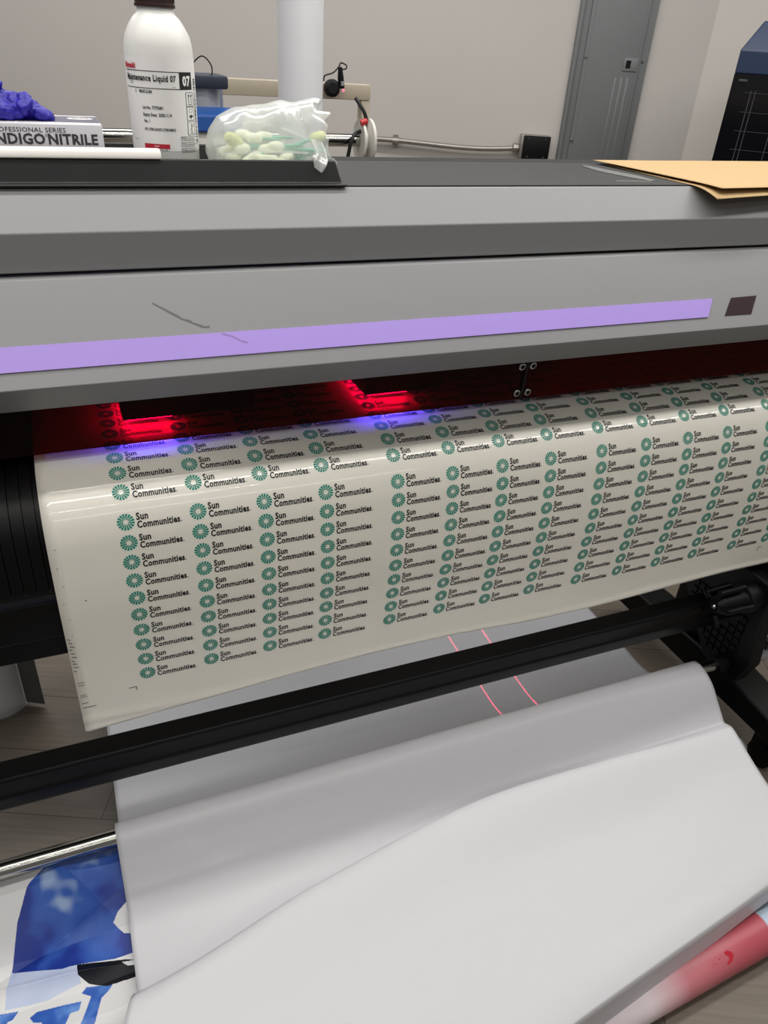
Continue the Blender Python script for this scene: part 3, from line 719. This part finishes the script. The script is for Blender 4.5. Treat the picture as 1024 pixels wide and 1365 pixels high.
bevel(obj('tray_body', b, 'tray', ty), 0.0012, 2, 20)
ZF = ZT + 0.0075
# aluminium bar along the front rim
b = new()
prism(b, [(0.0735, 0.0), (0.098, 0.0), (0.098, 0.006), (0.094, 0.0105), (0.082, 0.011), (0.0765, 0.009), (0.0735, 0.004)], -0.30, 0.1385)
tag(bevel(obj('aluminium_bar', b, 'alu', loc=(0, 0, ZT + 0.0315)), 0.001), 'white aluminium bar lying along the front rim of the tray', 'bar')

# glove carton
gb = thing('glove_box', 'silver grey carton of nitrile gloves lying in the tray', 'box', (0, 0, ZF))
bx0, bx1, by0, by1, bh = -0.166, 0.0745, 0.112, 0.222, 0.0575
b = new(); box(b, (bx0, by0, 0), (bx1, by1, bh), bev=0.0012); gc = obj('carton', b, 'carton', gb)
b = new(); addgeo(b, [(-0.09, by0 + 0.024, bh + .0003), (0.0735, by0 + 0.024, bh + .0003), (0.0735, by1 - 0.016, bh + .0003), (-0.09, by1 - 0.016, bh + .0003)], [(0, 1, 2, 3)])
addgeo(b, [(bx1 + .0003, by0 + 0.012, 0.002), (bx1 + .0003, by1 - 0.002, 0.002), (bx1 + .0003, by1 - 0.002, 0.05), (bx1 + .0003, by0 + 0.012, 0.05)], [(0, 1, 2, 3)])
obj('print_panel', b, 'cartondk', gc)
b = new()
ff = lambda u, v: Vector((u, by0 - 0.0004, v))
put_text(b, 'INDIGO', ff, 0.0110, 0.060, bold=0.04, x0=-0.054, y0=0.0352)
put_text(b, 'NITRILE', ff, 0.0110, 0.058, bold=0.04, x0=0.0095, y0=0.0352)
put_text(b, '®', ff, 0.0040, 0.0030, x0=0.0062, y0=0.0425)
put_text(b, 'PROFESSIONAL SERIES', ff, 0.0050, 0.085, bold=0.012, x0=-0.0540, y0=0.0482)
obj('lettering', b, 'cartontx', gc, recalc=False)
b = new()
tp = lambda u, v: Vector((u, v, bh + 0.0006))
N = 24
addgeo(b, [tp(0.052 + 0.016 * math.cos(2 * PI * k / N), by0 + 0.066 + 0.014 * math.sin(2 * PI * k / N)) for k in range(N)], [tuple(range(N))])
obj('emblem', b, 'label', gc)
b = new(); put_text(b, 'WIDE', lambda u, v: Vector((u, v, bh + 0.0010)), 0.011, 0.021, bold=0.02, x0=0.0415, y0=by0 + 0.0605); obj('emblem_lettering', b, 'cartondk', gc, recalc=False)

# crumpled glove on the carton
b = new()
def blob(c, r, d=(0, 0, 0)):
    t = bmesh.new(); bmesh.ops.create_icosphere(t, subdivisions=3, radius=1)
    rot = Matrix.Rotation(d[2], 4, 'Z') @ Matrix.Rotation(d[1], 4, 'Y') @ Matrix.Rotation(d[0], 4, 'X')
    for v in t.verts: v.co = Vector((v.co.x * r[0], v.co.y * r[1], v.co.z * r[2]))
    merge(b, t, 0, Matrix.Translation(c) @ rot); t.free()
G0 = Vector((0, by0 + 0.045, ZF + bh))
for c, r, d in (((-0.055, 0, 0.018), (0.038, 0.028, 0.016), (0, .2, 0)), ((-0.02, 0.005, 0.014), (0.030, 0.024, 0.016), (0, .3, .2)), ((0.005, -0.004, 0.007), (0.018, 0.018, 0.009), (0, .45, 0)),
                ((-0.052, -0.004, 0.032), (0.022, 0.012, 0.007), (0, -0.35, 0.1)), ((-0.030, 0.002, 0.022), (0.020, 0.013, 0.010), (0, 0.5, -.3)), ((-0.012, -0.012, 0.018), (0.010, 0.014, 0.013), (0.4, .6, .4)),
                ((-0.085, 0.004, 0.022), (0.026, 0.024, 0.018), (0, -.2, 0)), ((-0.04, -0.016, 0.010), (0.03, 0.014, 0.012), (0, 0, 0.2)), ((0.010, 0.006, 0.005), (0.014, 0.010, 0.007), (0, .3, .6))):
    blob(G0 + Vector(c), r, d)
tube(b, [G0 + Vector(p) for p in ((-0.075, -0.008, 0.030), (-0.058, -0.012, 0.041), (-0.046, -0.012, 0.0455), (-0.040, -0.012, 0.045))], [0.008, 0.007, 0.0062, 0.005], 12)
gl = tag(obj('nitrile_glove', b, 'glove', smooth=True), 'crumpled indigo nitrile glove bulging from the carton top', 'glove')
rm = gl.modifiers.new('one_skin', 'REMESH'); rm.mode = 'VOXEL'; rm.voxel_size = 0.0013; rm.use_smooth_shade = True
tx = bpy.data.textures.new('wrinkle', 'CLOUDS'); tx.noise_scale = 0.014; tx.noise_depth = 3
dm = gl.modifiers.new('wrinkle', 'DISPLACE'); dm.texture = tx; dm.strength = 0.010; dm.mid_level = 0.55

# maintenance bottle
bo = thing('liquid_bottle', 'milky white bottle of maintenance liquid with brown cap in the tray', 'bottle', (0.1575, 0.158, ZF))
RB = 0.0428
b = new(); lathe(b, [(0.036, 0), (0.041, 0.001), (RB, 0.005), (RB, 0.128), (RB - .0004, 0.145), (RB - .003, 0.157), (RB - .009, 0.168), (0.0285, 0.1755), (0.0235, 0.180), (0.0222, 0.183), (0.0222, 0.205)], (0, 0, 0), n=64); bd = obj('bottle_body', b, 'hdpe', bo)
b = new(); lathe(b, [(0.020, 0.1865), (0.0248, 0.1865), (0.0248, 0.190), (0.0238, 0.1905), (0.0236, 0.214), (0.0225, 0.216), (0.010, 0.2165)], (0, 0, 0), n=64)
cp = obj('cap', b, 'cap', bo)
b = new()
for k in range(40):
    a = 2 * PI * k / 40; box(b, (-0.0004, 0.0232, 0.192), (0.0004, 0.0243, 0.212))
    bmesh.ops.rotate(b, verts=list(b.verts)[-8:], cent=(0, 0, 0), matrix=Matrix.Rotation(a, 3, 'Z'))
obj('cap_ridge_pattern', b, 'cap', cp)
VA = math.radians(-97.7)       # the label's middle faces the camera
def lab(u, v, h=0.0004):
    a = VA + u / RB; r = RB + h
    return Vector((r * math.cos(a), r * math.sin(a), v))
Lb, Lt = 0.0285, 0.1335
b = new(); grid(b, lambda u, v: lab(-0.064 + 0.128 * u, Lb + (Lt - Lb) * v, 0.0003), 40, 4); lb = obj('label', b, 'label', bd, recalc=False)
b = new()
def rect(u0, u1, v0, v1, mi=0, h=0.0006):
    n = max(1, int((u1 - u0) / 0.004))
    grid(b, lambda s, t: lab(u0 + (u1 - u0) * s, v0 + (v1 - v0) * t, h), n, 1, mi)
T = lambda u, v: lab(u, v, 0.0009)
# label coordinates: u -0.045..0.04 across the visible front
rect(-0.054, 0.0445, 0.1182, 0.1190); rect(-0.054, 0.0445, 0.0994, 0.1002)
rect(0.0232, 0.0445, 0.0995, 0.1189)
put_text(b, '07', lambda u, v: lab(u, v, 0.0012), 0.0100, 0.0135, bold=0.045, mi=2, x0=0.0272, y0=0.1042)
put_text(b, 'Mimaki', T, 0.0055, 0.022, bold=0.05, mi=1, x0=-0.0545, y0=0.1212)
put_text(b, 'Maintenance Liquid 07', T, 0.0066, 0.069, bold=0.03, x0=-0.0505, y0=0.1080)
put_text(b, '2ᴸ', T, 0.0022, None, x0=-0.044, y0=0.1045)
put_text(b, 'MLI07', T, 0.0012, None, x0=0.013, y0=0.1015)
put_text(b, '2ᴸ MLI07-Z-BA', T, 0.0034, 0.024, bold=0.035, x0=-0.036, y0=0.0945)
put_text(b, 'Lot No. 77775401', T, 0.0034, 0.026, bold=0.035, x0=-0.0265, y0=0.0765)
put_text(b, 'Expiry Date:  2028.11.14', T, 0.0034, 0.036, bold=0.035, x0=-0.0265, y0=0.0685)
put_text(b, 'Ver. 1', T, 0.0034, 0.008, bold=0.035, x0=-0.0265, y0=0.0610)
put_text(b, 'UFI: 3700-GHGT-C700-R8HG', T, 0.0030, 0.040, bold=0.035, x0=-0.0265, y0=0.0520)
rect(-0.0290, 0.0045, 0.0310, 0.0365, mi=1)
put_text(b, 'MIMAKI', T, 0.0016, 0.006, bold=0.01, mi=2, x0=-0.015, y0=0.0332)
put_text(b, 'MIMAKI ENGINEERING CO.,LTD.', T, 0.0015, 0.029, bold=0.03, x0=-0.0270, y0=0.0288)
TP = lambda u, v: lab(0.0315 + (u - 0.0255) * 1.5, v, 0.0009)
def rectp(u0, u1, v0, v1): rect(0.0315 + (u0 - 0.0255) * 1.5, 0.0315 + (u1 - 0.0255) * 1.5, v0, v1)
# pictogram boxes with arrows, sun, flask
for i, v0 in enumerate((0.0805, 0.0640, 0.0470)):
    for (u0, u1, a0, a1) in ((0.0255, 0.0355, v0, v0 + 0.0005), (0.0255, 0.0355, v0 + 0.0155, v0 + 0.016), (0.0255, 0.0260, v0, v0 + 0.016), (0.0350, 0.0355, v0, v0 + 0.016)): rectp(u0, u1, a0, a1)
    if i == 0:
        for u in (0.0288, 0.0322):
            rectp(u - .0003, u + .0003, v0 + .003, v0 + .012); addgeo(b, [TP(u - .0012, v0 + .0115), TP(u + .0012, v0 + .0115), TP(u, v0 + .0142)], [(0, 1, 2)])
        rectp(0.0275, 0.0335, v0 + .0018, v0 + .0024)
    elif i == 1:
        for k in range(8):
            a = k * PI / 4; addgeo(b, [TP(.0305 + .0012 * math.cos(a), v0 + .0115 + .0012 * math.sin(a)), TP(.0305 + .0028 * math.cos(a - .12), v0 + .0115 + .0028 * math.sin(a - .12)), TP(.0305 + .0028 * math.cos(a + .12), v0 + .0115 + .0028 * math.sin(a + .12))], [(0, 1, 2)])
        addgeo(b, [TP(.0275, v0 + .004), TP(.0335, v0 + .004), TP(.0320, v0 + .0065), TP(.0290, v0 + .0065)], [(0, 1, 2, 3)]); rectp(.0298, .0312, v0 + .002, v0 + .004)
    else:
        rectp(.0302, .0308, v0 + .002, v0 + .0135); rectp(.0285, .0325, v0 + .0018, v0 + .0024)
        addgeo(b, [TP(.0275, v0 + .009), TP(.0280, v0 + .0085), TP(.0305, v0 + .005), TP(.0302, v0 + .0062)], [(0, 1, 2, 3)]); addgeo(b, [TP(.0335, v0 + .013), TP(.0340, v0 + .0125), TP(.0308, v0 + .009), TP(.0307, v0 + .0098)], [(0, 1, 2, 3)])
# fine print and barcode
for k in range(9):
    v = 0.0445 - 0.0020 * k - 0.001 * (k // 3)
    put_text(b, ['EMERGENCY CONTACT POINT', 'See safety data sheet before', 'use of this product. Keep away'][k % 3], T, 0.0012, 0.027 - 0.004 * (k % 2), bold=0.03, x0=0.0195, y0=v)
rr = random.Random(3); v = 0.036
while v < 0.112:
    w = rr.choice((0.0004, 0.0006, 0.0010, 0.0016)); rect(0.0495, 0.0555, v, v + w); v += w + rr.choice((0.0004, 0.0006, 0.0011))
put_text(b, 'Made in Japan', T, 0.0013, 0.008, x0=-0.047, y0=0.0400)
obj('lettering', b, ['labelink', 'labelred', 'label'], lb, recalc=False)

# bag of foam swabs
bag = tag(obj('plastic_bag', new(), 'bag'), 'crumpled clear plastic bag of foam swabs at the tray end', 'bag')
BC = Vector((0.205, 0.128, ZF))
LEN = [0, .04, .12, .25, .40, .55, .68, .80, .90, 1.0]
TOPZ = [.032, .054, .070, .079, .084, .087, .090, .092, .093, .084]
BOTZ = [.026, .010, .002, .0005, .0005, .0005, .004, .012, .016, .014]
HW = [.004, .022, .034, .042, .044, .042, .038, .034, .036, .040]
def bagpt(u, v):
    a = 2 * PI * v
    t, bo_, w = lerpn(u, LEN, TOPZ), lerpn(u, LEN, BOTZ), lerpn(u, LEN, HW)
    ca, sa = math.cos(a), math.sin(a)
    e = 0.75
    yy = w * math.copysign(abs(ca) ** e, ca); zz = (t + bo_) / 2 + (t - bo_) / 2 * math.copysign(abs(sa) ** e, sa)
    k = 1 + 0.0 * u
    p = Vector((u * 0.158, yy, zz))
    nn = 0.0030 * noise.noise(p * 45) + 0.0012 * abs(noise.noise(p * 80 + Vector((3, 1, 2))))
    if u > 0.78: nn += (u - 0.78) * 0.035 * noise.noise(Vector((sa * 2.2, ca * 2.2, u * 9)))
    p += Vector((nn * (2.5 if u > 0.8 else 0.5), nn * ca, nn * sa)) * 1.2
    p.z = max(p.z, 0.0006)
    return BC + p
b = new()
vs = grid(b, bagpt, 72, 64)
bmesh.ops.remove_doubles(b, verts=list(b.verts), dist=0.0002)
b.to_mesh(bag.data); b.free()
for p in bag.data.polygons: p.use_smooth = True
b = new()   # loose corner hanging over the front rim
flap = [(0.130, -0.040, 0.052), (0.150, -0.042, 0.046), (0.138, -0.048, 0.034), (0.156, -0.049, 0.026), (0.133, -0.056, 0.030), (0.151, -0.058, 0.018), (0.134, -0.0595, 0.0165), (0.144, -0.061, 0.010)]
fl = [[flap[0], flap[1]], [flap[2], flap[3]], [flap[4], flap[5]], [flap[6], flap[7]]]
def flp(u, v):
    L = crom([r[0] for r in fl], v); Rr = crom([r[1] for r in fl], v)
    p = Vector(L).lerp(Vector(Rr), u); p.y -= 0.0025 * math.sin(u * 9); return BC + p
grid(b, flp, 10, 14); obj('bag_corner', b, 'bag', bag, recalc=False)
b = new()   # folded seams on the film
for pts in ([(0.052, -0.030, 0.070), (0.09, -0.038, 0.064), (0.128, -0.040, 0.052)], [(0.052, -0.030, 0.070), (0.036, -0.036, 0.055), (0.030, -0.041, 0.036)], [(0.015, -0.033, 0.030), (0.06, -0.044, 0.035), (0.13, -0.042, 0.034)]):
    cv = [Vector(crom(pts, i / 12)) for i in range(13)]
    for p, q in zip(cv, cv[1:]): addgeo(b, [BC + p, BC + q, BC + q + Vector((0, -.0008, -.003)), BC + p + Vector((0, -.0008, -.003))], [(0, 1, 2, 3)])
obj('bag_seam', b, 'bag', bag, recalc=False)

# foam swabs in the bag
def make_swab(matname, label, group):
    t = thing('foam_swab', label, 'swab', group=group)
    b = new(); lathe(b, [(0.0012, -0.012), (0.0048, -0.0105), (0.0066, -0.006), (0.0068, 0.0), (0.0062, 0.006), (0.0045, 0.0095), (0.002, 0.011)], (0, 0, 0), (1, 0, 0), 20); obj('foam_head', b, matname, t)
    b = new(); tube(b, [(0.010, 0, 0), (0.040, 0, 0)], [0.0019, 0.0016], 10); obj('stick', b, 'stick', t)
    return t
def dup(root):
    r = root.copy(); COL.objects.link(r)
    for ch in list(root.children):
        c = ch.copy(); COL.objects.link(c); c.parent = r
    return r
SL = 'cream foam swab heaped with the others inside the clear bag'
SG = 'foam swabs in the bag'
sw0 = make_swab('swab', SL, SG)
spots = [(0.026, -0.010, 0.010, .3, .2), (0.040, -0.022, 0.008, .5, .1), (0.055, -0.026, 0.008, 1.2, .1), (0.066, -0.028, 0.009, .9, .3), (0.072, -0.025, 0.021, .5, .0), (0.060, -0.024, 0.024, .5, .3), (0.050, -0.027, 0.019, .9, .2),
         (0.034, -0.016, 0.022, .4, 0), (0.085, -0.020, 0.020, .3, .0), (0.098, -0.022, 0.016, .35, .1), (0.108, -0.016, 0.022, .25, .1), (0.080, -0.010, 0.032, .3, .1), (0.066, -0.004, 0.045, .2, -.05), (0.052, 0.004, 0.048, .1, 0),
         (0.082, 0.006, 0.046, -.1, .0), (0.026, -0.004, 0.028, .4, .1), (0.092, -0.027, 0.009, .4, .1), (0.040, 0.006, 0.034, .2, 0), (0.106, -0.026, 0.009, .45, .0), (0.046, -0.016, 0.033, .3, .1), (0.094, -0.012, 0.036, .1, .05)]
for i, (x, y, z, a, e) in enumerate(spots):
    o = sw0 if i == 0 else dup(sw0)
    o.location = BC + Vector((x, y, z)); o.rotation_euler = (0, -e, a)
g1 = make_swab('swabgreen', 'yellow-green swab tip poking out of the open bag end', None); g1.name = 'foam_swab'
g1.location = BC + Vector((0.160, 0.01, 0.046)); g1.rotation_euler = (0, 0.25, PI + 0.2); g1.scale = (1.1, 1.1, 1.1)
g2 = make_swab('swabgreen', 'large pale swab at the closed left end of the bag', None)
g2.location = BC + Vector((0.036, -0.014, 0.042)); g2.rotation_euler = (0, 0.5, 0.3); g2.scale = (1.25, 1.25, 1.25)
b = new(); tube(b, [(0, 0, 0), (0.062, -0.012, 0.0)], [0.0026, 0.0030], 12)
tag(obj('swab_handle', b, 'stick', loc=BC + Vector((0.103, -0.004, 0.032))), 'mint green swab handle poking out of the open bag end', 'handle')

# kraft paper sheets on the right
def kraft(name, corners, z0, droop, label, lift):
    b = new()
    A, B_, Cc, D = [Vector(c) for c in corners]   # back-left, front-left, front-right, back-right
    def fn(u, v):
        p = (A.lerp(B_, v)).lerp(D.lerp(Cc, v), u)
        o = max(0, 0.072 - p.y)
        z = z0 - droop * o * o * 60 * (1 - 0.7 * u) + lift * (0.5 + 0.5 * math.sin(u * 5 + v * 3)) * 0.3 + 0.004 * (1 - v) * max(0, 0.25 - u)
        return Vector((p.x, p.y, z))
    grid(b, fn, 40, 40)
    return tag(solid(obj(name, b, 'kraft', recalc=False), 0.0004, 1), label, 'paper')
kraft('kraft_sheet', [(0.985, 0.305, 0), (1.008, 0.012, 0), (1.75, 0.060, 0), (1.60, 0.33, 0)], ZT + 0.0006, 0.055, 'lower brown kraft sheet, its drooping corner showing under the other', 0.0004)
kraft('kraft_sheet', [(0.975, 0.318, 0), (1.020, 0.020, 0), (1.80, 0.070, 0), (1.60, 0.345, 0)], ZT + 0.0048, 0.008, 'upper brown kraft sheet lying flat on the printer top', 0.002)
# tape left on the top panel
b = new()
def tpt(u, v):
    c = crom([(0.945, 0.285), (0.948, 0.22), (0.962, 0.16), (0.968, 0.115)], u); w = 0.006 + 0.012 * math.sin(PI * u)
    return Vector((c[0] - w + 2 * w * v - 0.012, c[1], ZT + 0.0004 + 0.0006 * abs(noise.noise(Vector((u * 9, v * 3, 0))))))
grid(b, tpt, 24, 6)
addgeo(b, [(0.88, 0.118, ZT + .0004), (0.95, 0.113, ZT + .0004), (0.948, 0.106, ZT + .0004), (0.878, 0.110, ZT + .0004)], [(0, 1, 2, 3)])
tag(solid(obj('tape_strip', b, 'tape', recalc=False), 0.0003, 1), 'torn grey strip of tape on the black printer top', 'tape')

# ------------------------------------------------------------------ light
def area(name, loc, sx, sy, power, col=(1, 0.97, 0.93), rot=(0, 0, 0)):
    l = bpy.data.lights.new(name, 'AREA'); l.shape = 'RECTANGLE'; l.size = sx; l.size_y = sy; l.energy = power; l.color = col
    o = bpy.data.objects.new(name, l); COL.objects.link(o); o.location = loc; o.rotation_euler = rot
    return o
area('ceiling_lamp', (1.2, -0.66, 2.75), 5.6, 0.10, 38)
area('ceiling_lamp', (1.2, 0.10, 2.75), 5.6, 0.08, 43)
area('ceiling_lamp', (-0.40, -1.62, 2.75), 2.26, 0.03, 9)
area('ceiling_lamp', (0.5, 1.75, 2.9), 4.0, 0.3, 54, col=(1, 0.985, 0.97), rot=(0, 0, YAW))  # unseen lamp added to brighten the back wall
area('ceiling_lamp', (0.6, -3.2, 2.9), 3.0, 0.3, 17)  # added fill from behind the camera for upright faces

def laser(x, y, z, power):
    l = bpy.data.lights.new('laser_line', 'SPOT'); l.energy = power; l.spot_size = math.radians(62); l.spot_blend = 0; l.shadow_soft_size = 0.0
    l.use_nodes = True; nt = l.node_tree; e = nt.nodes['Emission']
    tc = nt.nodes.new('ShaderNodeTexCoord'); sx = nt.nodes.new('ShaderNodeSeparateXYZ')
    nt.links.new(tc.outputs['Normal'], sx.inputs[0])
    ab = nt.nodes.new('ShaderNodeMath'); ab.operation = 'ABSOLUTE'; nt.links.new(sx.outputs['X'], ab.inputs[0])
    lt_ = nt.nodes.new('ShaderNodeMath'); lt_.operation = 'LESS_THAN'; lt_.inputs[1].default_value = 0.0034; nt.links.new(ab.outputs[0], lt_.inputs[0])
    nt.links.new(lt_.outputs[0], e.inputs['Strength']); e.inputs['Color'].default_value = (1, 0.05, 0.14, 1)
    o = bpy.data.objects.new('laser_line', l); COL.objects.link(o); o.location = (x, y, z)
laser(0.842, 0.22, 0.68, 18); laser(0.945, 0.22, 0.68, 18)

w = bpy.data.worlds.new('room_light'); sc.world = w; w.use_nodes = True
bg = w.node_tree.nodes['Background']; bg.inputs['Color'].default_value = (1, 0.985, 0.96, 1); bg.inputs['Strength'].default_value = 0.17

vs_ = sc.view_settings
vs_.view_transform = 'Standard'; vs_.look = 'None'; vs_.exposure = 0.0; vs_.gamma = 1.0; vs_.use_curve_mapping = False
sc.cycles.use_denoising = True
sc.cycles.max_bounces = 8; sc.cycles.transparent_max_bounces = 16
sc.cycles.sample_clamp_indirect = 4
